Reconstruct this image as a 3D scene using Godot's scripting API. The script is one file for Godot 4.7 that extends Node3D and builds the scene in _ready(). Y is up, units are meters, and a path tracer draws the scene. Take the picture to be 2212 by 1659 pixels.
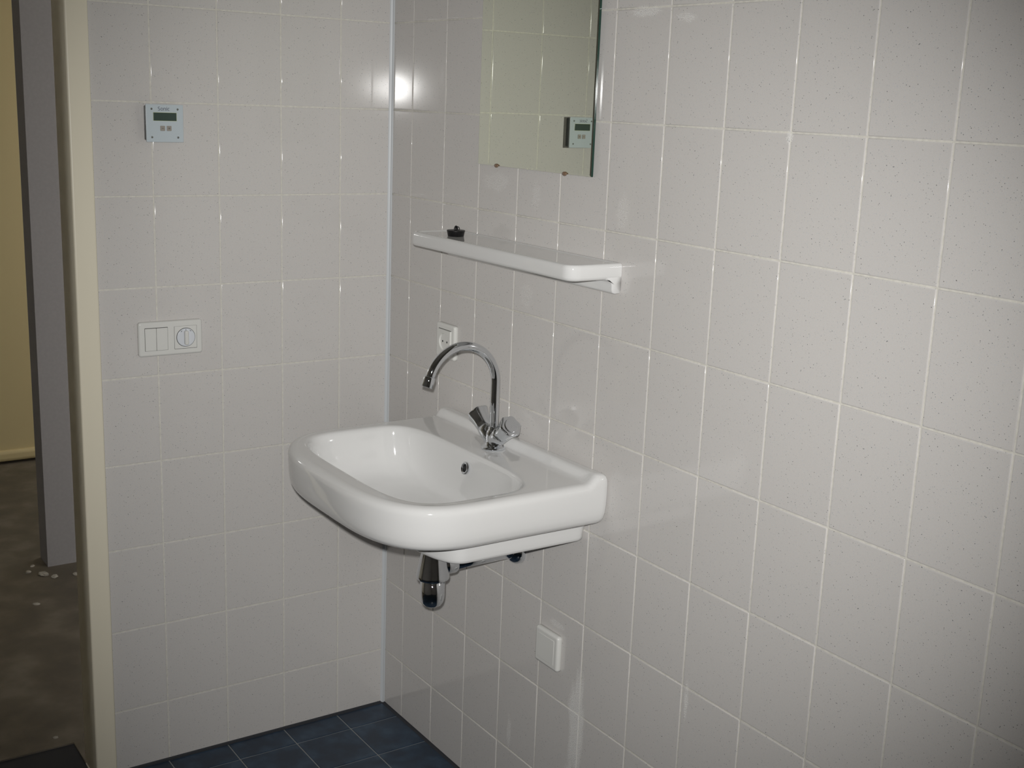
extends Node3D
# A bathroom corner photographed with a compact camera's flash: two tiled walls, a washbasin, a mirror, a shelf and a door to a hall.

const TILE_W := 0.15
const TILE_H := 0.2009
const ROW0 := 0.1565          # height of the lowest tile joint
const COL_BACK := 0.1361      # first upright joint of the back wall, from the corner
const COL_RIGHT := 0.1014     # first upright joint of the right wall, from the corner
const JOINT := 0.0029

var M := {}
var taken := {}

# ------------------------------------------------------------------ helpers
func mi(called: String, mesh: Mesh, mat: Material, parent: Node = self) -> MeshInstance3D:
	var o := MeshInstance3D.new()
	o.name = called
	o.mesh = mesh
	o.material_override = mat
	parent.add_child(o, true)
	return o

func thing(called: String, label: String, category: String, at: Vector3, turn := 0.0, group := "") -> Node3D:
	var o := Node3D.new()
	var n: int = taken.get(called, 0)
	taken[called] = n + 1
	o.name = called if n == 0 else "%s_%03d" % [called, n]
	add_child(o)
	o.position = at
	o.rotation.y = turn
	o.set_meta("label", label)
	o.set_meta("category", category)
	if group != "":
		o.set_meta("group", group)
	return o

func structure(o: Node, label: String) -> Node:
	o.set_meta("kind", "structure")
	o.set_meta("label", label)
	return o

func new_st() -> SurfaceTool:
	var st := SurfaceTool.new()
	st.begin(Mesh.PRIMITIVE_TRIANGLES)
	return st

# adds loose triangles to the tool, wound clockwise as seen from outside
func put(st: SurfaceTool, t: PackedVector3Array, smooth := 0, inside_out := false) -> void:
	var c := Vector3.ZERO
	for v in t:
		c += v
	c /= maxf(1.0, t.size())
	var vol := 0.0
	for k in range(0, t.size(), 3):
		vol += (t[k] - c).dot((t[k + 1] - c).cross(t[k + 2] - c))
	var flip := (vol > 0.0) != inside_out
	st.set_smooth_group(smooth)
	for k in range(0, t.size(), 3):
		st.add_vertex(t[k])
		if flip:
			st.add_vertex(t[k + 2])
			st.add_vertex(t[k + 1])
		else:
			st.add_vertex(t[k + 1])
			st.add_vertex(t[k + 2])

func done(st: SurfaceTool) -> ArrayMesh:
	st.generate_normals()
	st.index()
	return st.commit()

# skin over loops of equally many points; the ends are closed with fans
func loft(loops: Array, cap_a := true, cap_b := true) -> PackedVector3Array:
	var t := PackedVector3Array()
	for i in range(loops.size() - 1):
		var a: PackedVector3Array = loops[i]
		var b: PackedVector3Array = loops[i + 1]
		var n := a.size()
		for k in n:
			var k2 := (k + 1) % n
			t.append_array([a[k], a[k2], b[k2], a[k], b[k2], b[k]])
	for e in 2:
		if (e == 0 and not cap_a) or (e == 1 and not cap_b):
			continue
		var l: PackedVector3Array = loops[0] if e == 0 else loops[loops.size() - 1]
		var c := Vector3.ZERO
		for v in l:
			c += v
		c /= l.size()
		for k in l.size():
			if e == 0:
				t.append_array([c, l[(k + 1) % l.size()], l[k]])
			else:
				t.append_array([c, l[k], l[(k + 1) % l.size()]])
	return t

func moved(t: PackedVector3Array, x: Transform3D) -> PackedVector3Array:
	var o := PackedVector3Array()
	for v in t:
		o.append(x * v)
	return o

func box(st: SurfaceTool, a: Vector3, b: Vector3) -> void:
	var l0 := PackedVector3Array([Vector3(a.x, a.y, a.z), Vector3(b.x, a.y, a.z), Vector3(b.x, b.y, a.z), Vector3(a.x, b.y, a.z)])
	var l1 := PackedVector3Array()
	for v in l0:
		l1.append(Vector3(v.x, v.y, b.z))
	put(st, loft([l0, l1]), -1)

# rounded rectangle in the plane z, centred
func rounded(w: float, h: float, r: float, z: float, seg := 4, c := Vector2.ZERO) -> PackedVector3Array:
	var o := PackedVector3Array()
	r = clampf(r, 0.00005, minf(w, h) / 2.0 - 0.00001)
	for q in 4:
		var cx := (w / 2 - r) * (1 if q == 0 or q == 3 else -1)
		var cy := (h / 2 - r) * (1 if q < 2 else -1)
		for k in range(seg + 1):
			var a := PI / 2 * (q + float(k) / seg)
			o.append(Vector3(c.x + cx + r * cos(a), c.y + cy + r * sin(a), z))
	return o

# a plate standing on z = z0: w x h, corner radius r, thickness d, edge radius e
func plate(w: float, h: float, r: float, z0: float, d: float, e: float, seg := 4, c := Vector2.ZERO) -> PackedVector3Array:
	var loops := [rounded(w, h, r, z0, seg, c)]
	for k in 4:
		var a := PI / 2 * k / 3.0
		var i := e * (1 - cos(a))
		loops.append(rounded(w - 2 * i, h - 2 * i, r - i, z0 + d - e + e * sin(a), seg, c))
	var j := e + 0.0004
	loops.append(rounded(w - 2 * j, h - 2 * j, r - j, z0 + d, seg, c))
	return loft(loops)

func ring(r: float, y: float, n: int, lobes := 0, amp := 0.0) -> PackedVector3Array:
	var o := PackedVector3Array()
	for k in n:
		var a := TAU * k / n
		var q := r * (1.0 + amp * cos(lobes * a))
		o.append(Vector3(q * cos(a), y, q * sin(a)))
	return o

# turned shape around y: profile of Vector2(radius, height)
func lathe(profile: Array, n := 32, lobes := 0, amp := 0.0) -> PackedVector3Array:
	var loops := []
	for p in profile:
		loops.append(ring(p.x, p.y, n, lobes, amp))
	return loft(loops)

func tube(path: PackedVector3Array, r: float, n := 20) -> PackedVector3Array:
	var loops := []
	var side := Vector3.ZERO
	for i in path.size():
		var d := (path[mini(i + 1, path.size() - 1)] - path[maxi(i - 1, 0)]).normalized()
		if side == Vector3.ZERO:
			side = d.cross(Vector3.FORWARD if absf(d.z) < 0.8 else Vector3.UP).normalized()
		side = (side - d * side.dot(d)).normalized()
		var up := d.cross(side)
		var l := PackedVector3Array()
		for k in n:
			var a := TAU * k / n
			l.append(path[i] + (side * cos(a) + up * sin(a)) * r)
		loops.append(l)
	return loft(loops)

func part(called: String, t: PackedVector3Array, mat: Material, parent: Node, smooth := 0) -> MeshInstance3D:
	var st := new_st()
	put(st, t, smooth)
	return mi(called, done(st), mat, parent)

func boxes(called: String, list: Array, mat: Material, parent: Node = self) -> MeshInstance3D:
	var st := new_st()
	for b in list:
		box(st, b[0], b[1])
	return mi(called, done(st), mat, parent)

func mat(color: Color, rough: float, metal := 0.0) -> StandardMaterial3D:
	var m := StandardMaterial3D.new()
	m.albedo_color = color
	m.roughness = rough
	m.metallic = metal
	return m

func rgb8(r: int, g: int, b: int) -> Color:
	return Color8(r, g, b)

# glazed tile: pale warm grey, fine grain and small dark and bluish specks
func speckle() -> ImageTexture:
	var n := 1024
	var rng := RandomNumberGenerator.new()
	rng.seed = 41
	var d := PackedByteArray()
	d.resize(n * n * 3)
	for i in n * n:
		var g := rng.randf() + rng.randf() - 1.0
		var w := rng.randf() - 0.5
		d[i * 3] = clampi(int(212 + 7 * g + 4 * w), 0, 255)
		d[i * 3 + 1] = clampi(int(209 + 7 * g), 0, 255)
		d[i * 3 + 2] = clampi(int(206 + 7 * g - 4 * w), 0, 255)
	for k in 4200:
		var x := rng.randi() % n
		var y := rng.randi() % n
		var strong := k < 620
		var size := (3 if rng.randf() < 0.45 else 2) if strong else (1 if rng.randf() < 0.5 else 2)
		var depth := rng.randf_range(0.36, 0.62) if strong else rng.randf_range(0.78, 0.92)
		var blue := rng.randf_range(1.0, 1.14)
		for j in size:
			for i in size:
				if size == 3 and (i == 0 or i == 2) and (j == 0 or j == 2) and rng.randf() < 0.6:
					continue
				var q := (((y + j) % n) * n + (x + i) % n) * 3
				d[q] = int(d[q] * depth)
				d[q + 1] = int(d[q + 1] * depth * (0.5 + 0.5 * blue))
				d[q + 2] = clampi(int(d[q + 2] * depth * blue), 0, 255)
	return ImageTexture.create_from_image(Image.create_from_data(n, n, false, Image.FORMAT_RGB8, d))

func noise_tex(freq: float, seed_: int, colors: Array, octaves := 4, size := 512) -> NoiseTexture2D:
	var f := FastNoiseLite.new()
	f.seed = seed_
	f.frequency = freq
	f.fractal_octaves = octaves
	var t := NoiseTexture2D.new()
	t.width = size
	t.height = size
	t.seamless = true
	t.noise = f
	var g := Gradient.new()
	var offs := PackedFloat32Array()
	var cols := PackedColorArray()
	for c in colors:
		offs.append(c[0])
		cols.append(c[1])
	g.offsets = offs
	g.colors = cols
	t.color_ramp = g
	return t

func world_tex(m: StandardMaterial3D, tex: Texture2D, metres: float) -> StandardMaterial3D:
	m.albedo_texture = tex
	m.uv1_triplanar = true
	m.uv1_world_triplanar = true
	m.uv1_triplanar_sharpness = 8.0
	m.uv1_scale = Vector3.ONE / metres
	return m

# ------------------------------------------------------------------ scene
func _ready() -> void:
	# camera
	var cam := Camera3D.new()
	cam.name = "camera"
	add_child(cam)
	cam.transform = Transform3D(Basis(Vector3(0.8295064, 0.03747078, 0.55723879), Vector3(0.09557235, 0.97350586, -0.20773123), Vector3(-0.55025908, 0.22557101, 0.80394817)), Vector3(-1.44682, 1.59489, 2.67254))
	cam.fov = 34.874225
	cam.near = 0.05
	cam.far = 50.0
	cam.current = true
	# sky beyond the hall window, exposure
	var env := Environment.new()
	env.background_mode = Environment.BG_COLOR
	env.background_color = Color(0.95, 0.93, 0.90)
	env.background_energy_multiplier = 2.4
	env.tonemap_mode = Environment.TONE_MAPPER_LINEAR
	env.tonemap_exposure = 1.0
	env.sdfgi_enabled = true
	env.ssao_enabled = true
	env.ssil_enabled = true
	var we := WorldEnvironment.new()
	we.name = "environment"
	we.environment = env
	add_child(we)
	# the compact camera's flash, just above the lens
	var flash := SpotLight3D.new()
	flash.name = "flash"
	add_child(flash)
	flash.global_transform = Transform3D(cam.transform.basis, Vector3(-1.4570, 1.6390, 2.6590))
	flash.light_energy = 4.4
	flash.light_color = Color(1.0, 0.995, 0.985)
	flash.light_size = 0.012
	flash.spot_range = 12.0
	flash.spot_attenuation = 2.0
	flash.spot_angle = 32.0
	flash.spot_angle_attenuation = 1.0
	flash.shadow_enabled = true

	make_materials()
	make_room()
	make_hall()
	make_basin()
	make_tap()
	make_trap()
	make_shelf()
	make_mirror()
	make_fittings()
	make_flash_unit()

func make_materials() -> void:
	M.tile = world_tex(mat(Color.WHITE, 0.08), speckle(), 0.42)
	M.grout = world_tex(mat(rgb8(230, 227, 219), 0.7), noise_tex(0.05, 3, [[0.0, Color(0.9, 0.9, 0.89)], [1.0, Color(1, 1, 1)]]), 0.3)
	M.caulk = mat(rgb8(208, 212, 215), 0.4)
	M.floor_tile = world_tex(mat(Color.WHITE, 0.32), noise_tex(0.012, 9, [[0.25, rgb8(22, 42, 62)], [0.55, rgb8(30, 54, 76)], [0.85, rgb8(46, 70, 92)]]), 0.5)
	M.floor_joint = mat(rgb8(150, 152, 152), 0.8)
	M.dark_seal = mat(rgb8(44, 46, 52), 0.6)
	M.paint = mat(rgb8(225, 222, 214), 0.7)
	M.far_wall = mat(rgb8(204, 201, 196), 0.3)
	M.ceramic = mat(rgb8(230, 230, 229), 0.07)
	M.ceramic.clearcoat_enabled = true
	M.ceramic.clearcoat = 0.5
	M.ceramic.clearcoat_roughness = 0.03
	M.chrome = mat(rgb8(222, 225, 229), 0.025, 1.0)
	M.dark = mat(rgb8(18, 18, 20), 0.5)
	M.cream = mat(rgb8(238, 231, 210), 0.38)
	M.hall_cream = mat(rgb8(226, 209, 158), 0.45)
	M.hall_grey = world_tex(mat(Color.WHITE, 0.85), noise_tex(0.05, 5, [[0.2, rgb8(136, 134, 136)], [0.8, rgb8(140, 138, 140)]]), 0.4)
	M.concrete = world_tex(mat(Color.WHITE, 0.6), noise_tex(0.012, 12, [[0.2, rgb8(98, 92, 82)], [0.5, rgb8(108, 101, 90)], [0.85, rgb8(124, 117, 106)]], 5), 1.1)
	M.plastic = mat(rgb8(226, 226, 222), 0.22)
	M.plastic_gap = mat(rgb8(84, 84, 82), 0.6)
	M.rubber = mat(rgb8(16, 15, 17), 0.4)
	M.plaster = mat(rgb8(168, 164, 154), 0.9)

# ------------------------------------------------------------------ room
func tile_mesh(w: float, h: float) -> ArrayMesh:
	# glazed face with softly rounded edges
	var loops := [rounded(w, h, 0.0008, -0.005, 1)]
	for q in [[0.0, -0.0010], [0.0003, -0.0005], [0.0009, -0.00012], [0.0018, 0.0], [0.0026, 0.0]]:
		loops.append(rounded(w - 2 * q[0], h - 2 * q[0], 0.0008, q[1], 1))
	var st := new_st()
	put(st, loft(loops, false), 0)
	return done(st)

func tile_wall(parent: Node3D, us: Array, vs: Array, spot: Callable, m: Material, called: String) -> void:
	var meshes := {}
	var rng := RandomNumberGenerator.new()
	rng.seed = 7
	for i in range(us.size() - 1):
		for j in range(vs.size() - 1):
			var w: float = absf(us[i + 1] - us[i]) - JOINT
			var h: float = vs[j + 1] - vs[j] - JOINT
			var key := "%.4f %.4f" % [w, h]
			if not meshes.has(key):
				meshes[key] = tile_mesh(w, h)
			var o := mi(called, meshes[key], m, parent)
			o.transform = spot.call((us[i] + us[i + 1]) / 2.0, (vs[j] + vs[j + 1]) / 2.0)
			o.rotate_object_local(Vector3.UP, rng.randfn(0.0, 0.0012))
			o.rotate_object_local(Vector3.RIGHT, rng.randfn(0.0, 0.0012))

func make_room() -> void:
	var rows := [0.0]
	for k in 12:
		rows.append(ROW0 + k * TILE_H)
	# back wall (door in it), joints recessed behind the tile faces
	var back := boxes("wall_back", [
		[Vector3(-0.74, 0, -0.085), Vector3(0.1, 2.5, -0.0007)],
		[Vector3(-1.68, 2.08, -0.085), Vector3(-0.74, 2.5, -0.0007)],
		[Vector3(-2.5, 0, -0.085), Vector3(-1.68, 2.5, -0.0007)]], M.grout)
	structure(back, "back wall of speckled pale grey tiles beside the doorway")
	var cols := [0.0]
	for k in 4:
		cols.append(-(COL_BACK + k * TILE_W))
	cols.append(-0.7165)
	tile_wall(back, cols, rows, func(u, v): return Transform3D(Basis(), Vector3(u, v, 0)), M.tile, "tile")
	# right wall
	var right := boxes("wall_right", [[Vector3(0.0013, 0, -0.0007), Vector3(0.1, 2.5, 3.4)]], M.grout)
	structure(right, "right wall of speckled pale grey tiles behind the washbasin")
	cols = [0.0]
	for k in 17:
		cols.append(COL_RIGHT + k * TILE_W)
	tile_wall(right, cols, rows, func(u, v): return Transform3D(Basis(Vector3.UP, -PI / 2), Vector3(0, v, u)), M.tile, "tile")
	# other walls, ceiling
	structure(boxes("wall_left", [[Vector3(-2.5, 0, -0.0007), Vector3(-2.4, 2.5, 3.4)]], M.far_wall), "plain wall facing the washbasin")
	structure(boxes("wall_front", [[Vector3(-2.5, 0, 3.4), Vector3(0.1, 2.5, 3.5)]], M.far_wall), "plain wall behind the photographer")
	structure(boxes("ceiling", [[Vector3(-2.5, 2.5, -3.3), Vector3(1.1, 2.6, 3.5)]], M.paint), "plain white ceiling")
	# floor
	var floor_ := boxes("floor", [[Vector3(-2.5, -0.1, -0.0), Vector3(0.1, -0.0016, 3.5)]], M.floor_joint)
	structure(floor_, "floor of square dark blue tiles with grey joints")
	var fu := [0.0]
	for k in 8:
		fu.append(-(0.1387 + k * 0.15))
	var fv := [0.0]
	for k in 7:
		fv.append(0.0852 + k * 0.15)
	var meshes := {}
	for i in range(fu.size() - 1):
		for j in range(fv.size() - 1):
			var w: float = absf(fu[i + 1] - fu[i]) - 0.003
			var h: float = fv[j + 1] - fv[j] - 0.003
			var key := "%.4f %.4f" % [w, h]
			if not meshes.has(key):
				meshes[key] = tile_mesh(w, h)
			var o := mi("floor_tile", meshes[key], M.floor_tile, floor_)
			o.transform = Transform3D(Basis(Vector3.RIGHT, -PI / 2), Vector3((fu[i] + fu[i + 1]) / 2, 0, (fv[j] + fv[j + 1]) / 2))
	# rest of the floor further into the room
	boxes("floor_screed", [[Vector3(-2.4, -0.0016, 0.0), Vector3(fu[8], 0, 3.4)], [Vector3(fu[8], -0.0016, fv[7]), Vector3(0, 0, 3.4)]], M.floor_tile, floor_)
	# sealant: white in the corner and along the door frame, dark along the floor
	var st := new_st()
	var l := []
	for y in [0.0, 2.45]:
		var p := PackedVector3Array()
		for q in [Vector2(0, 0), Vector2(-0.0085, 0.0), Vector2(-0.0065, 0.0016), Vector2(-0.0032, 0.0036), Vector2(-0.0016, 0.0072), Vector2(0, 0.0085)]:
			p.append(Vector3(q.x, y, q.y))
		l.append(p)
	put(st, loft(l), -1)
	structure(mi("trim_1", done(st), M.caulk), "white sealant bead running up the tiled corner")
	structure(boxes("trim_2", [[Vector3(-0.7175, 0, -0.001), Vector3(-0.7135, 2.1, 0.003)]], M.caulk), "thin pale sealant line between tiles and door frame")
	st = new_st()
	for e in 2:
		l = []
		for u in ([-0.715, 0.0] if e == 0 else [0.0, 2.6]):
			var p := PackedVector3Array()
			for q in [Vector2(0, 0), Vector2(0, 0.006), Vector2(0.002, 0.003), Vector2(0.006, 0)]:
				p.append(Vector3(u, q.y, q.x) if e == 0 else Vector3(-q.x, q.y, u))
			l.append(p)
		put(st, loft(l), -1)
	structure(mi("trim_3", done(st), M.dark_seal), "dark sealant line where the walls meet the blue floor")
	# cream steel door frame: jambs and head with rounded front edges
	var frame := Node3D.new()
	frame.name = "door_1"
	add_child(frame)
	structure(frame, "cream painted steel door frame of the open doorway")
	var jamb := plate(0.048, 2.08, 0.004, -0.088, 0.1, 0.004, 3)
	part("jamb", moved(jamb, Transform3D(Basis(), Vector3(-0.739, 1.04, 0))), M.cream, frame)
	part("jamb", moved(jamb, Transform3D(Basis(), Vector3(-1.68, 1.04, 0))), M.cream, frame)
	part("head", moved(plate(0.893, 0.048, 0.004, -0.088, 0.1, 0.004, 3), Transform3D(Basis(), Vector3(-1.2095, 2.056, 0))), M.cream, frame)
	var dark_strip := boxes("trim_4", [[Vector3(-1.656, -0.1, -0.195), Vector3(-0.763, -0.004, 0.0)]], M.dark_seal)  # plain dark slab filling the floor between the jambs
	structure(dark_strip, "black strip across the foot of the doorway")
	make_smears(right)

# films of grout left on the tiles after fixing: thin, uneven, with ragged outlines
func make_smears(parent: Node3D) -> void:
	var m := mat(rgb8(238, 238, 236), 0.8)
	m.transparency = BaseMaterial3D.TRANSPARENCY_ALPHA_SCISSOR
	m.alpha_scissor_threshold = 0.5
	m.vertex_color_use_as_albedo = true
	m.albedo_texture = noise_tex(0.16, 21, [[0.2, Color(1, 1, 1, 0.0)], [0.8, Color(1, 1, 1, 1.0)]], 4, 512)
	m.uv1_triplanar = true
	m.uv1_world_triplanar = true
	m.uv1_scale = Vector3.ONE / 0.16
	var rng := RandomNumberGenerator.new()
	rng.seed = 5
	# z, y, half width, half height, strength
	var layer := -0.00015
	for s in [[0.842, 0.330, 0.030, 0.135, 0.95], [0.830, 0.175, 0.027, 0.085, 0.9], [0.60, 0.20, 0.010, 0.05, 0.35], [0.76, 0.525, 0.03, 0.010, 0.4],
			[0.47, 1.425, 0.06, 0.025, 0.22], [0.62, 1.41, 0.02, 0.035, 0.15], [0.60, 1.20, 0.03, 0.03, 0.14], [1.30, 1.555, 0.008, 0.014, 0.75], [0.93, 1.757, 0.05, 0.012, 0.5], [1.165, 0.53, 0.006, 0.05, 0.5], [1.04, 1.745, 0.03, 0.01, 0.4],
			[0.90, 1.40, 0.025, 0.04, 0.12]]:
		layer -= 0.00004
		var st := new_st()
		var n := 22
		var p := PackedVector3Array()
		var q := PackedVector3Array()
		for k in n:
			var a := TAU * k / n
			var r := rng.randf_range(0.75, 1.2)
			p.append(Vector3(layer, s[1] + sin(a) * s[3] * r * 0.6, s[0] + cos(a) * s[2] * r * 0.6))
			q.append(Vector3(layer, s[1] + sin(a) * s[3] * r, s[0] + cos(a) * s[2] * r))
		var on := Color(1, 1, 1, 0.58 + 0.45 * s[4])
		var off := Color(1, 1, 1, 0.5)
		var c := Vector3(layer, s[1], s[0])
		st.set_smooth_group(-1)
		for k in n:
			var k2 := (k + 1) % n
			for v in [[c, on], [p[k2], on], [p[k], on], [p[k], on], [q[k2], off], [q[k], off], [p[k], on], [p[k2], on], [q[k2], off]]:
				st.set_color(v[1])
				st.set_normal(Vector3(-1, 0, 0))
				st.add_vertex(v[0])
		mi("grout_smear", st.commit(), m, parent)

func make_hall() -> void:
	structure(boxes("floor_hall", [[Vector3(-2.5, -0.1, -3.3), Vector3(1.1, 0.0, -0.195)], [Vector3(-0.763, -0.1, -0.195), Vector3(1.1, 0.0, -0.085)], [Vector3(-2.5, -0.1, -0.195), Vector3(-1.656, 0.0, -0.085)]], M.concrete), "bare dusty concrete floor of the hall")
	structure(boxes("wall_hall_end", [[Vector3(-0.532, 0, -1.50), Vector3(1.0, 2.5, -1.40)]], M.hall_grey), "grey plastered end of a hall wall seen through the doorway")
	structure(boxes("wall_hall_back", [[Vector3(-2.5, 0, -3.3), Vector3(1.1, 2.5, -2.72)]], M.paint), "far hall wall behind the cream door")
	structure(boxes("wall_hall_left", [[Vector3(-2.5, 0, -2.72), Vector3(-2.4, 2.5, -0.085)]], M.paint), "plain side wall of the hall")
	structure(boxes("wall_hall_right", [
		[Vector3(1.0, 0, -2.72), Vector3(1.1, 0.5, -0.085)], [Vector3(1.0, 2.3, -2.72), Vector3(1.1, 2.5, -0.085)],
		[Vector3(1.0, 0.5, -2.72), Vector3(1.1, 2.3, -2.68)], [Vector3(1.0, 0.5, -1.6), Vector3(1.1, 2.3, -0.085)]], M.paint), "hall wall with the window, hidden behind the grey wall")
	var win := Node3D.new()
	win.name = "window_1"
	add_child(win)
	structure(win, "hall window letting in daylight behind the grey wall")
	boxes("window_frame", [[Vector3(1.02, 0.5, -2.68), Vector3(1.08, 0.55, -1.6)], [Vector3(1.02, 2.25, -2.68), Vector3(1.08, 2.3, -1.6)], [Vector3(1.02, 0.55, -2.68), Vector3(1.08, 2.25, -2.63)], [Vector3(1.02, 0.55, -1.65), Vector3(1.08, 2.25, -1.6)]], M.cream, win)
	var glass := mat(Color(1, 1, 1, 0.04), 0.02)
	glass.transparency = BaseMaterial3D.TRANSPARENCY_ALPHA
	boxes("pane", [[Vector3(1.048, 0.55, -2.63), Vector3(1.052, 2.25, -1.65)]], glass, win)
	# cream door leaf far behind, with a rounded foot
	var door := Node3D.new()
	door.name = "door_2"
	add_child(door)
	door.position = Vector3(-0.45, 0, -2.72)
	structure(door, "cream door leaf with a rounded foot far down the hall")
	part("leaf", moved(plate(0.93, 2.1, 0.004, 0.0, 0.04, 0.004, 2), Transform3D(Basis(), Vector3(0, 1.08, 0))), M.hall_cream, door)
	part("foot_rail", moved(plate(0.93, 0.05, 0.02, 0.0, 0.055, 0.016, 3), Transform3D(Basis(), Vector3(0, 0.034, 0))), M.hall_cream, door)
	# crumbs of plaster on the hall floor
	var rng := RandomNumberGenerator.new()
	rng.seed = 11
	var spots := [[-0.560, -1.335, 0.022, "largest plaster crumb on the hall floor, beside the grey wall's corner"], [-0.535, -1.30, 0.016, "plaster crumb just in front of the grey wall's corner"], [-0.60, -1.38, 0.013, "flat plaster crumb left of the grey wall's corner"],
		[-0.47, -1.29, 0.014, "plaster crumb under the grey wall, right of the largest one"], [-0.575, -1.43, 0.010, "small plaster crumb touching the edge of the grey wall"], [-0.64, -1.10, 0.012, "lone plaster crumb in the middle of the hall floor"],
		[-0.585, -0.62, 0.012, "plaster crumb on the hall floor close to the door frame"], [-0.795, -0.24, 0.008, "tiny plaster crumb nearest to the black strip"]]
	for s in spots:
		var t := thing("plaster_crumb", s[3], "crumb", Vector3(s[0], 0, s[1]), rng.randf() * TAU, "plaster crumbs on the hall floor")
		var loops := []
		for q in [[0.85, 0.0], [1.0, 0.22], [0.8, 0.5], [0.45, 0.66]]:
			var p := PackedVector3Array()
			for k in 9:
				var a := TAU * k / 9.0
				var r: float = s[2] * q[0] * rng.randf_range(0.7, 1.15)
				p.append(Vector3(r * cos(a), s[2] * q[1] * 0.7, r * sin(a) * 0.7))
			loops.append(p)
		part("lump", loft(loops), M.plaster, t, -1)

# ------------------------------------------------------------------ washbasin
const BCX := -0.27
const BCZ := 0.606

func polar(c: float, s: float, af: float, ab: float, b: float, nf: float, nb: float) -> float:
	var a := af if c > 0 else ab
	var n := nf if c > 0 else nb
	return pow(pow(absf(c) / a, n) + pow(absf(s) / b, n), -1.0 / n)

func basin_loop(kind: int, k: float, inset: float, y: float, shift := 0.0) -> PackedVector3Array:
	var o := PackedVector3Array()
	var n := 400
	for i in n:
		var a := TAU * i / n
		if kind > 0:   # put a point exactly on each back corner
			var corner := atan2(0.301 if kind == 1 else 0.236, -0.27)
			for e in [corner, TAU - corner]:
				if absf(a - e) < PI / n:
					a = e
		var c := cos(a)
		var s := sin(a)
		var r := 0.0
		if kind == 0:
			r = polar(c, s, 0.153, 0.135, 0.260, 4.0, 4.6)
		elif kind == 1:
			r = polar(c, s, 0.203, 0.27, 0.301, 3.0, 90.0)
		else:
			r = polar(c, s, 0.066, 0.27, 0.236, 2.7, 90.0)
		r = r * k - inset
		var x := BCX - c * r + shift
		x = minf(x, 0.0)
		# along the wall the rim rises into a low ledge
		var rise := smoothstep(-0.046, -0.028, x) * 0.0165 * smoothstep(0.848, 0.874, y)
		o.append(Vector3(x, y + rise, BCZ + s * r))
	return o

func make_basin() -> void:
	var t := thing("washbasin", "white glazed ceramic washbasin hung on the tiled wall", "washbasin", Vector3(0, 0, 0))
	var loops := []
	for q in [[0.07, 0.7500], [0.3, 0.7525], [0.55, 0.757], [0.70, 0.763], [0.81, 0.774], [0.885, 0.792], [0.932, 0.818], [0.958, 0.843], [0.974, 0.860], [0.986, 0.8705], [0.996, 0.8762], [1.008, 0.8790], [1.024, 0.8800], [1.04, 0.8802]]:
		loops.append(basin_loop(0, q[0], 0.0, q[1], (1.0 - minf(q[0], 1.0)) * 0.055))
	var rim: PackedVector3Array = loops[loops.size() - 1]
	var outer := basin_loop(1, 1.0, 0.022, 0.8804)
	for w in [0.35, 0.6, 0.74, 0.78, 0.81, 0.84, 0.87, 0.90, 0.93, 0.965]:
		var l := PackedVector3Array()
		for k in rim.size():
			var v := rim[k].lerp(outer[k], w)
			v.y = 0.8803 + smoothstep(-0.046, -0.028, v.x) * 0.0165
			l.append(v)
		loops.append(l)
	for q in [[0.022, 0.8804], [0.015, 0.8800], [0.009, 0.8782], [0.004, 0.8748], [0.001, 0.870], [0.0, 0.864], [0.0, 0.850], [0.0006, 0.833], [0.002, 0.818], [0.005, 0.8065], [0.009, 0.800], [0.015, 0.7955], [0.024, 0.7935], [0.036, 0.7935]]:
		loops.append(basin_loop(1, 1.0, q[0], q[1]))
	for q in [[-0.004, 0.7925], [-0.001, 0.787], [0.0, 0.78], [0.003, 0.758], [0.004, 0.746], [0.006, 0.7405], [0.010, 0.738], [0.02, 0.737]]:
		loops.append(basin_loop(2, 1.0, q[0], q[1]))
	loops.append(basin_loop(2, 0.3, 0.0, 0.736, 0.04))
	var st := new_st()
	put(st, loft(loops), 0)
	mi("bowl", done(st), M.ceramic, t)
	# overflow: chrome ring with a dark hole in the back wall of the bowl
	var ov := Node3D.new()
	ov.name = "overflow"
	t.add_child(ov)
	var x := Transform3D(Basis(Vector3.BACK, PI / 2 - 0.25), Vector3(-0.1435, 0.846, 0.606))
	part("overflow_ring", moved(lathe([Vector2(0.0075, -0.004), Vector2(0.0135, -0.004), Vector2(0.0138, 0.0), Vector2(0.0125, 0.002), Vector2(0.0105, 0.0022), Vector2(0.0085, 0.0012), Vector2(0.0078, -0.001), Vector2(0.0075, -0.004)], 32), x), M.chrome, ov)
	part("overflow_hole", moved(lathe([Vector2(0.0082, -0.003), Vector2(0.0082, -0.001), Vector2(0.004, -0.001)], 24), x), M.dark, ov)
	# waste in the floor of the bowl
	part("drain", moved(lathe([Vector2(0.004, 0.0), Vector2(0.015, 0.0002), Vector2(0.022, 0.002), Vector2(0.031, 0.0025), Vector2(0.033, 0.001), Vector2(0.033, -0.004)], 36), Transform3D(Basis(), Vector3(-0.2188, 0.7525, BCZ))), M.chrome, t)

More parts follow.
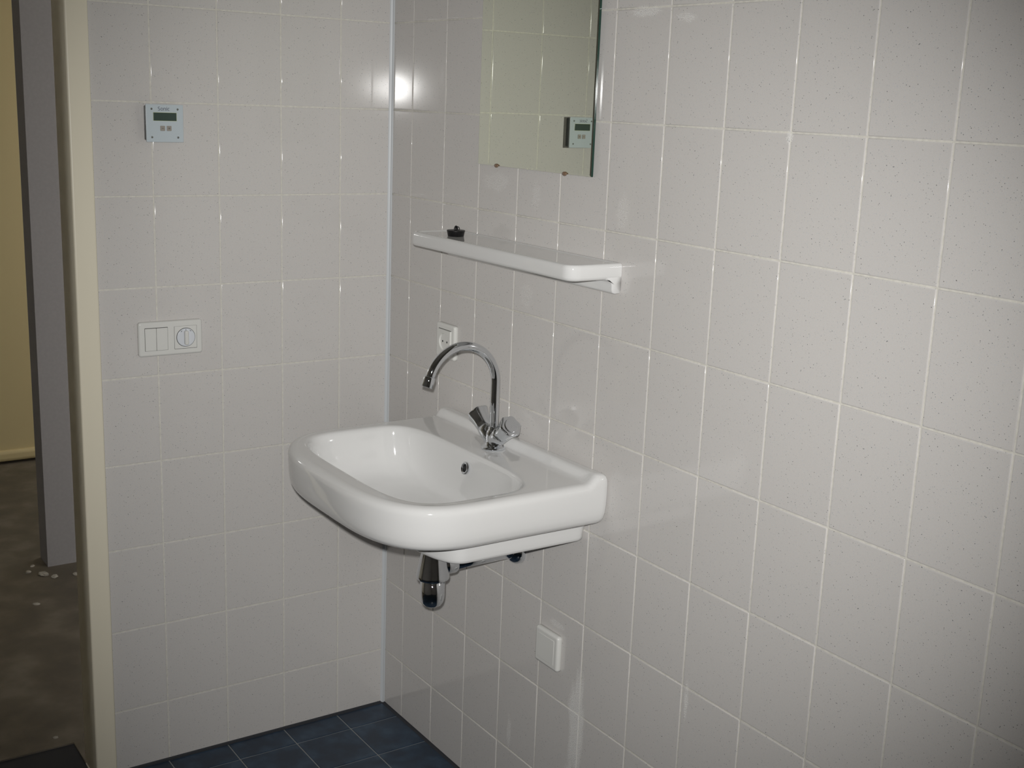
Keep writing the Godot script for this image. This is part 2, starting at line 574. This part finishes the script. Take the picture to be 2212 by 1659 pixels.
func make_tap() -> void:
	var t := thing("mixer_tap", "chrome two-handle swan-neck mixer tap on the washbasin", "tap", Vector3(-0.0747, 0.8812, 0.606))
	# turned foot and the two arms of the body
	var st := new_st()
	put(st, lathe([Vector2(0.0255, 0.0), Vector2(0.0262, 0.0015), Vector2(0.0255, 0.0035), Vector2(0.022, 0.0055), Vector2(0.0185, 0.0085), Vector2(0.0165, 0.013), Vector2(0.0158, 0.018), Vector2(0.0162, 0.026), Vector2(0.0155, 0.034), Vector2(0.0135, 0.039), Vector2(0.0112, 0.041), Vector2(0.0108, 0.046), Vector2(0.010, 0.0465)], 40))
	for s in [-1.0, 1.0]:
		var x := Transform3D(Basis(Vector3.RIGHT, s * deg_to_rad(52)), Vector3(0, 0.013, 0))
		put(st, moved(lathe([Vector2(0.0125, -0.006), Vector2(0.0150, 0.004), Vector2(0.0172, 0.016), Vector2(0.0182, 0.028), Vector2(0.0184, 0.038), Vector2(0.0175, 0.0392)], 36), x), 2)
	mi("body", done(st), M.chrome, t)
	for s in [-1.0, 1.0]:
		var x := Transform3D(Basis(Vector3.RIGHT, s * deg_to_rad(52)), Vector3(0, 0.013, 0))
		var h := part("handle", moved(lathe([Vector2(0.0170, 0.0396), Vector2(0.0176, 0.0405), Vector2(0.0180, 0.050), Vector2(0.0192, 0.062), Vector2(0.0222, 0.074), Vector2(0.0232, 0.0785), Vector2(0.0228, 0.0805), Vector2(0.0214, 0.0815), Vector2(0.0165, 0.0817)], 72, 6, 0.055), x), M.chrome, t)
		part("cap", moved(lathe([Vector2(0.0156, 0.0812), Vector2(0.0156, 0.0826), Vector2(0.0150, 0.0832), Vector2(0.012, 0.0833)], 36), x), M.chrome, h)
	# spout: upright tube bent over into a hook
	var path := PackedVector3Array()
	for k in 6:
		path.append(Vector3(0, 0.038 + 0.106 * k / 5.0, 0))
	var r := 0.0805
	var sweep := deg_to_rad(160)
	for k in range(1, 31):
		var a := sweep * k / 30.0
		path.append(Vector3(-r + r * cos(a), 0.144 + r * sin(a), 0))
	var dir := Vector3(-sin(sweep), cos(sweep), 0)
	var end := path[path.size() - 1]
	path.append(end + dir * 0.008)
	var sp := part("spout", tube(path, 0.0096, 28), M.chrome, t)
	var ax := Transform3D(Basis(Quaternion(Vector3.UP, dir)), end + dir * 0.004)
	part("aerator", moved(lathe([Vector2(0.0098, -0.001), Vector2(0.0118, 0.0), Vector2(0.0123, 0.0015), Vector2(0.0123, 0.020), Vector2(0.0117, 0.0215), Vector2(0.009, 0.0217), Vector2(0.0085, 0.0195)], 32), ax), M.chrome, sp)

func make_trap() -> void:
	var t := thing("bottle_trap", "chrome bottle trap and waste pipe under the washbasin", "trap", Vector3(-0.2145, 0.553, 0.606))
	part("tail_pipe", lathe([Vector2(0.0155, 0.10), Vector2(0.0155, 0.1835)], 32), M.chrome, t)
	part("union_nut", lathe([Vector2(0.030, 0.062), Vector2(0.0345, 0.064), Vector2(0.0352, 0.068), Vector2(0.0345, 0.072), Vector2(0.0255, 0.119), Vector2(0.0255, 0.123), Vector2(0.022, 0.125), Vector2(0.016, 0.1255)], 44), M.chrome, t)
	part("cup", lathe([Vector2(0.006, 0.0), Vector2(0.013, 0.001), Vector2(0.019, 0.0045), Vector2(0.0232, 0.0105), Vector2(0.0255, 0.019), Vector2(0.026, 0.028), Vector2(0.026, 0.064)], 44), M.chrome, t)
	var x := Transform3D(Basis(Vector3.BACK, -PI / 2), Vector3(0, 0.088, 0))   # y of the turned shape now points to the wall
	part("outlet_nut", moved(lathe([Vector2(0.016, 0.02), Vector2(0.0205, 0.026), Vector2(0.0215, 0.03), Vector2(0.0215, 0.05), Vector2(0.020, 0.053), Vector2(0.016, 0.054)], 36), x), M.chrome, t)
	part("waste_pipe", moved(lathe([Vector2(0.0158, 0.03), Vector2(0.0158, 0.2140)], 32), x), M.chrome, t)
	part("wall_rosette", moved(lathe([Vector2(0.0162, 0.190), Vector2(0.020, 0.1915), Vector2(0.026, 0.197), Vector2(0.030, 0.204), Vector2(0.0312, 0.2142)], 40), x), M.chrome, t)

# ------------------------------------------------------------------ shelf, plug, mirror
func make_shelf() -> void:
	var t := thing("wall_shelf", "white ceramic shelf with a raised rim under the mirror", "shelf", Vector3(0, 1.25, 0.608), -PI / 2)
	# seen from above: width along x, depth along y, y = 0 at the wall; built lying and turned up
	var w := 0.60
	var d := 0.121
	var z := 0.0265
	var loops := []
	var up := Basis(Vector3.RIGHT, -PI / 2)
	for q in [[0.010, 0.0], [0.004, 0.0012], [0.001, 0.004], [0.0, 0.008], [0.0, 0.024], [0.0012, 0.0285], [0.004, 0.0308], [0.008, 0.0312], [0.0115, 0.0305], [0.0135, 0.0288], [0.016, 0.0284], [0.03, 0.0284]]:
		var i: float = q[0]
		var l := PackedVector3Array()
		var back := 0.0 if i < 0.009 else i - 0.008
		var rim := 0.026 - minf(i, 0.012)
		for e in 2:
			for k in 9:
				var a := PI / 2 * (e + k / 8.0)
				l.append(Vector3((w / 2 - i - rim) * (1 if e == 0 else -1) + rim * cos(a), z + q[1], d - i - rim + rim * sin(a)))
		for v in [Vector2(-w / 2 + i, 0.02), Vector2(-w / 2 + i, 0.0012), Vector2(-w / 2 + i, 0.0), Vector2(-w / 2 + i + 0.0012, 0.0), Vector2(w / 2 - i - 0.0012, 0.0), Vector2(w / 2 - i, 0.0), Vector2(w / 2 - i, 0.0012), Vector2(w / 2 - i, 0.02)]:
			l.append(Vector3(v.x, z + q[1], back + v.y))
		loops.append(l)
	var st := new_st()
	put(st, loft(loops), 0)
	# foot against the wall, with a hollow under the slab
	var prof := [Vector2(0, 0.02), Vector2(0, 0.004), Vector2(0.003, 0.0), Vector2(0.014, 0.0), Vector2(0.019, 0.002), Vector2(0.0215, 0.007), Vector2(0.022, 0.016), Vector2(0.0235, 0.022), Vector2(0.029, 0.0262), Vector2(0.036, 0.0275), Vector2(0.036, 0.034), Vector2(0, 0.05)]
	var ls := []
	for e in [[-0.2993, 0.94], [-0.2985, 0.985], [-0.297, 1.0], [0.0, 1.0], [0.297, 1.0], [0.2985, 0.985], [0.2993, 0.94]]:
		var l := PackedVector3Array()
		for v in prof:
			l.append(Vector3(e[0], lerpf(0.03, v.y, e[1]), v.x * (0.3 + 0.7 * e[1])))
		ls.append(l)
	put(st, loft(ls), 1)
	mi("shelf_body", done(st), M.ceramic, t)
	# rubber plug lying on the shelf
	var p := thing("sink_plug", "black rubber sink plug lying on the ceramic shelf", "plug", Vector3(-0.060, 1.305, 0.409), 0.5)
	part("stopper", lathe([Vector2(0.0165, 0.0), Vector2(0.0175, 0.0006), Vector2(0.0192, 0.010), Vector2(0.0200, 0.0112), Vector2(0.0198, 0.0125), Vector2(0.0188, 0.013), Vector2(0.006, 0.0134)], 36), M.rubber, p)
	var arc := PackedVector3Array()
	for k in 13:
		var a := PI * k / 12.0
		arc.append(Vector3(0.0055 * cos(a), 0.0125 + 0.0085 * sin(a), 0))
	part("eyelet", tube(arc, 0.0019, 10), M.rubber, p)
	arc = PackedVector3Array()
	for k in 17:
		var a := TAU * k / 16.0
		arc.append(Vector3(0.0, 0.0165 + 0.0042 * sin(a), 0.004 + 0.0048 * cos(a)))
	part("pull_ring", tube(arc, 0.0008, 8), M.dark, p)

func make_mirror() -> void:
	var t := thing("wall_mirror", "tall rectangular mirror held by two small clips above the shelf", "mirror", Vector3(-0.0017, 1.4595, 0.6065), -PI / 2 - 0.008)
	var w := 0.406
	var h := 0.60
	var glass := mat(Color(0.93, 0.945, 0.89), 0.0, 1.0)
	var edge := mat(rgb8(30, 62, 52), 0.08)
	var c := Vector2(0, h / 2)
	# glass slab edge
	part("glass_edge", loft([rounded(w, h, 0.0006, 0.0003, 1, c), rounded(w, h, 0.0006, 0.0049, 1, c)]), edge, t, -1)
	# silvered face with a narrow ground bevel
	part("bevel", loft([rounded(w, h, 0.0006, 0.0049, 1, c), rounded(w - 0.006, h - 0.006, 0.0006, 0.006, 1, c), rounded(w - 0.008, h - 0.008, 0.0006, 0.0056, 1, c)]), glass, t, -1)
	part("mirror_face", plate(w - 0.006, h - 0.006, 0.0006, 0.0052, 0.0008, 0.00001, 1, c), glass, t, -1)
	for q in [-0.127, 0.119]:
		var clip := lathe([Vector2(0.0072, 0.0), Vector2(0.0076, 0.0012), Vector2(0.0064, 0.0024), Vector2(0.003, 0.003)], 24)
		part("clip", moved(clip, Transform3D(Basis(Vector3.RIGHT, PI / 2).scaled(Vector3(1, 0.55, 1)), Vector3(q, 0.0005, 0.006))), mat(rgb8(132, 108, 88), 0.3), t)

# ------------------------------------------------------------------ fittings on the walls
func make_fittings() -> void:
	# control unit with a display
	var t := thing("wall_thermostat", "small pale blue control unit with a dark display on tiles", "thermostat", Vector3(-0.5635, 1.5192, 0))
	part("housing", plate(0.0775, 0.0735, 0.003, 0.0, 0.0165, 0.001, 3), mat(rgb8(96, 100, 102), 0.5), t)
	var face := part("front_panel", moved(plate(0.0812, 0.0795, 0.0015, 0.0, 0.0035, 0.0005, 3), Transform3D(Basis(), Vector3(0, 0, 0.0165))), mat(rgb8(200, 211, 217), 0.18), t)
	var lcd := part("display", plate(0.050, 0.0165, 0.0006, 0.0199, 0.0005, 0.0002, 2, Vector2(0.0005, 0.014)), mat(rgb8(62, 78, 72), 0.2), t)
	lcd.set_meta("label", "dark green-grey display")
	part("display_rim", plate(0.0515, 0.0180, 0.0006, 0.0199, 0.0002, 0.0001, 2, Vector2(0.0005, 0.014)), mat(rgb8(170, 180, 140), 0.3), face)
	for k in 2:
		var b := part("button", plate(0.0102, 0.0108, 0.001, 0.0199, 0.0011, 0.0004, 2, Vector2(-0.0053 + 0.0142 * k, -0.0105)), mat(rgb8(158, 152, 144), 0.5), t)
		var marks := [[Vector3(-0.0022, -0.0004, 0), Vector3(0.0022, 0.0004, 0.0002)]]
		if k == 1:
			marks.append([Vector3(-0.0004, -0.0022, 0), Vector3(0.0004, 0.0022, 0.0002)])
		var sgn := boxes("symbol", marks, M.plastic_gap, b)
		sgn.position = Vector3(-0.0053 + 0.0142 * k, -0.0105, 0.0209)
	for s in [Vector2(-0.0285, 0.030), Vector2(0.0285, 0.030), Vector2(-0.0285, -0.0295), Vector2(0.0285, -0.0295)]:
		part("screw", moved(lathe([Vector2(0.0022, 0.0), Vector2(0.0022, 0.0004), Vector2(0.0012, 0.0009)], 14), Transform3D(Basis(Vector3.RIGHT, PI / 2), Vector3(s.x, s.y, 0.0199))), mat(rgb8(120, 122, 116), 0.35, 0.6), t)
	var txt := TextMesh.new()
	var font := SystemFont.new()
	font.font_names = PackedStringArray(["Droid Sans"])
	font.font_italic = true
	txt.font = font
	txt.text = "Sonic"
	txt.font_size = 32
	txt.pixel_size = 0.00034
	txt.depth = 0.0002
	mi("lettering", txt, mat(rgb8(70, 70, 96), 0.5), t).position = Vector3(-0.002, 0.0305, 0.0201)

	# double switch with a rotary dial
	t = thing("light_switch", "white double plate with two rockers and a rotary switch", "switch", Vector3(-0.5585, 1.0455, 0))
	part("frame", plate(0.146, 0.0785, 0.006, 0.0, 0.0095, 0.0045, 5), M.plastic, t)
	for k in 2:
		part("gap", plate(0.0525, 0.0525, 0.001, 0.0090, 0.0007, 0.0001, 2, Vector2(-0.0335 + 0.067 * k, 0)), M.plastic_gap, t)
	for k in 2:
		part("rocker", plate(0.0252, 0.0508, 0.001, 0.0090, 0.0022, 0.0008, 2, Vector2(-0.0335 + (k - 0.5) * 0.0259, -0.0004)), M.plastic, t)
	part("insert", plate(0.0514, 0.0514, 0.001, 0.0090, 0.0014, 0.0005, 2, Vector2(0.0335, 0.0003)), M.plastic, t)
	var f := Transform3D(Basis(Vector3.RIGHT, PI / 2), Vector3(0.0335, 0.0, 0.0104))
	part("dial_gap", moved(lathe([Vector2(0.0218, 0.0), Vector2(0.0218, 0.0003), Vector2(0.01, 0.0003)], 48), f), M.plastic_gap, t)
	var dial := part("dial", moved(lathe([Vector2(0.0208, 0.0), Vector2(0.0208, 0.0016), Vector2(0.0203, 0.0021), Vector2(0.0195, 0.0022), Vector2(0.005, 0.0022)], 48), f), mat(rgb8(222, 226, 232), 0.25), t)
	part("knob", plate(0.0092, 0.0330, 0.004, 0.0122, 0.0085, 0.003, 4, Vector2(0.0335, -0.0005)), M.plastic, dial)
	for a in [-0.62, 0.0, 0.62]:
		var mk := boxes("mark", [[Vector3(-0.0018 if a != 0.0 else -0.0005, -0.0005 if a != 0.0 else -0.0014, 0), Vector3(0.0018 if a != 0.0 else 0.0005, 0.0005 if a != 0.0 else 0.0014, 0.0002)]], M.dark, dial)
		mk.position = Vector3(0.0335 + sin(a) * 0.0178, cos(a) * 0.0178, 0.0126)
		mk.rotation.z = -a + (0.15 if a != 0.0 else 0.0)

	# wall socket behind the tap
	t = thing("wall_socket", "white wall socket on the tiles behind the tap", "socket", Vector3(0, 1.0475, 0.2925), -PI / 2)
	part("frame", plate(0.081, 0.081, 0.006, 0.0, 0.0105, 0.0045, 5), M.plastic, t)
	boxes("gap", [[Vector3(-0.0275, 0.0272, 0.0100), Vector3(0.0275, 0.0282, 0.0108)]], M.plastic_gap, t)
	f = Transform3D(Basis(Vector3.RIGHT, PI / 2), Vector3(0, -0.001, 0.0))
	var ins := Node3D.new()
	ins.name = "insert"
	t.add_child(ins)
	var st := new_st()
	var inner := []
	for q in [[0.0190, 0.0107], [0.0198, 0.0137], [0.0206, 0.0143]]:
		inner.append(moved(ring(q[0], q[1], 40), f))
	# square face with a round well: ring to square, same number of points
	for q in [0.0144, 0.0144, 0.0105]:
		var l := PackedVector3Array()
		for k in 40:
			var a := TAU * k / 40.0
			var c := Vector2(cos(a), -sin(a))
			c *= (0.0272 if q > 0.011 and inner.size() == 3 else 0.0277) / maxf(absf(c.x), absf(c.y))
			l.append(Vector3(c.x, c.y - 0.0006, q))
		inner.append(l)
	put(st, loft(inner, true, false), -1)
	mi("face", done(st), M.plastic, ins)
	for s in [-0.0095, 0.0095]:
		part("pin_hole", moved(lathe([Vector2(0.0024, 0.0106), Vector2(0.0024, 0.0109), Vector2(0.001, 0.0109)], 16), f.translated(Vector3(s, 0, 0))), M.dark, ins)

	# blank cover low on the wall
	t = thing("blank_cover_plate", "blank white square cover plate low on the tiled wall", "plate", Vector3(0, 0.4645, 0.7415), -PI / 2)
	part("frame", plate(0.082, 0.080, 0.007, 0.0, 0.012, 0.0055, 5), M.plastic, t)
	part("cover", plate(0.056, 0.056, 0.001, 0.0115, 0.0012, 0.0005, 2), M.plastic, t)

# ------------------------------------------------------------------ the flash in the photographer's hand
func make_flash_unit() -> void:
	var t := thing("camera_flash", "small flash lamp above the photographer's lens", "flash", Vector3(-1.4570, 1.6390, 2.6590))
	t.basis = Basis(Vector3(0.8295064, 0.03747078, 0.55723879), Vector3(0.09557235, 0.97350586, -0.20773123), Vector3(-0.55025908, 0.22557101, 0.80394817))
	part("housing", plate(0.040, 0.022, 0.004, 0.008, 0.012, 0.002, 3), M.dark, t)
	var glow := mat(Color(1, 1, 1), 0.3)
	glow.emission_enabled = true
	glow.emission = Color(1.0, 0.985, 0.965)
	glow.emission_energy_multiplier = 2.0
	part("flash_lamp", plate(0.032, 0.014, 0.002, 0.0055, 0.002, 0.0005, 3), glow, t)
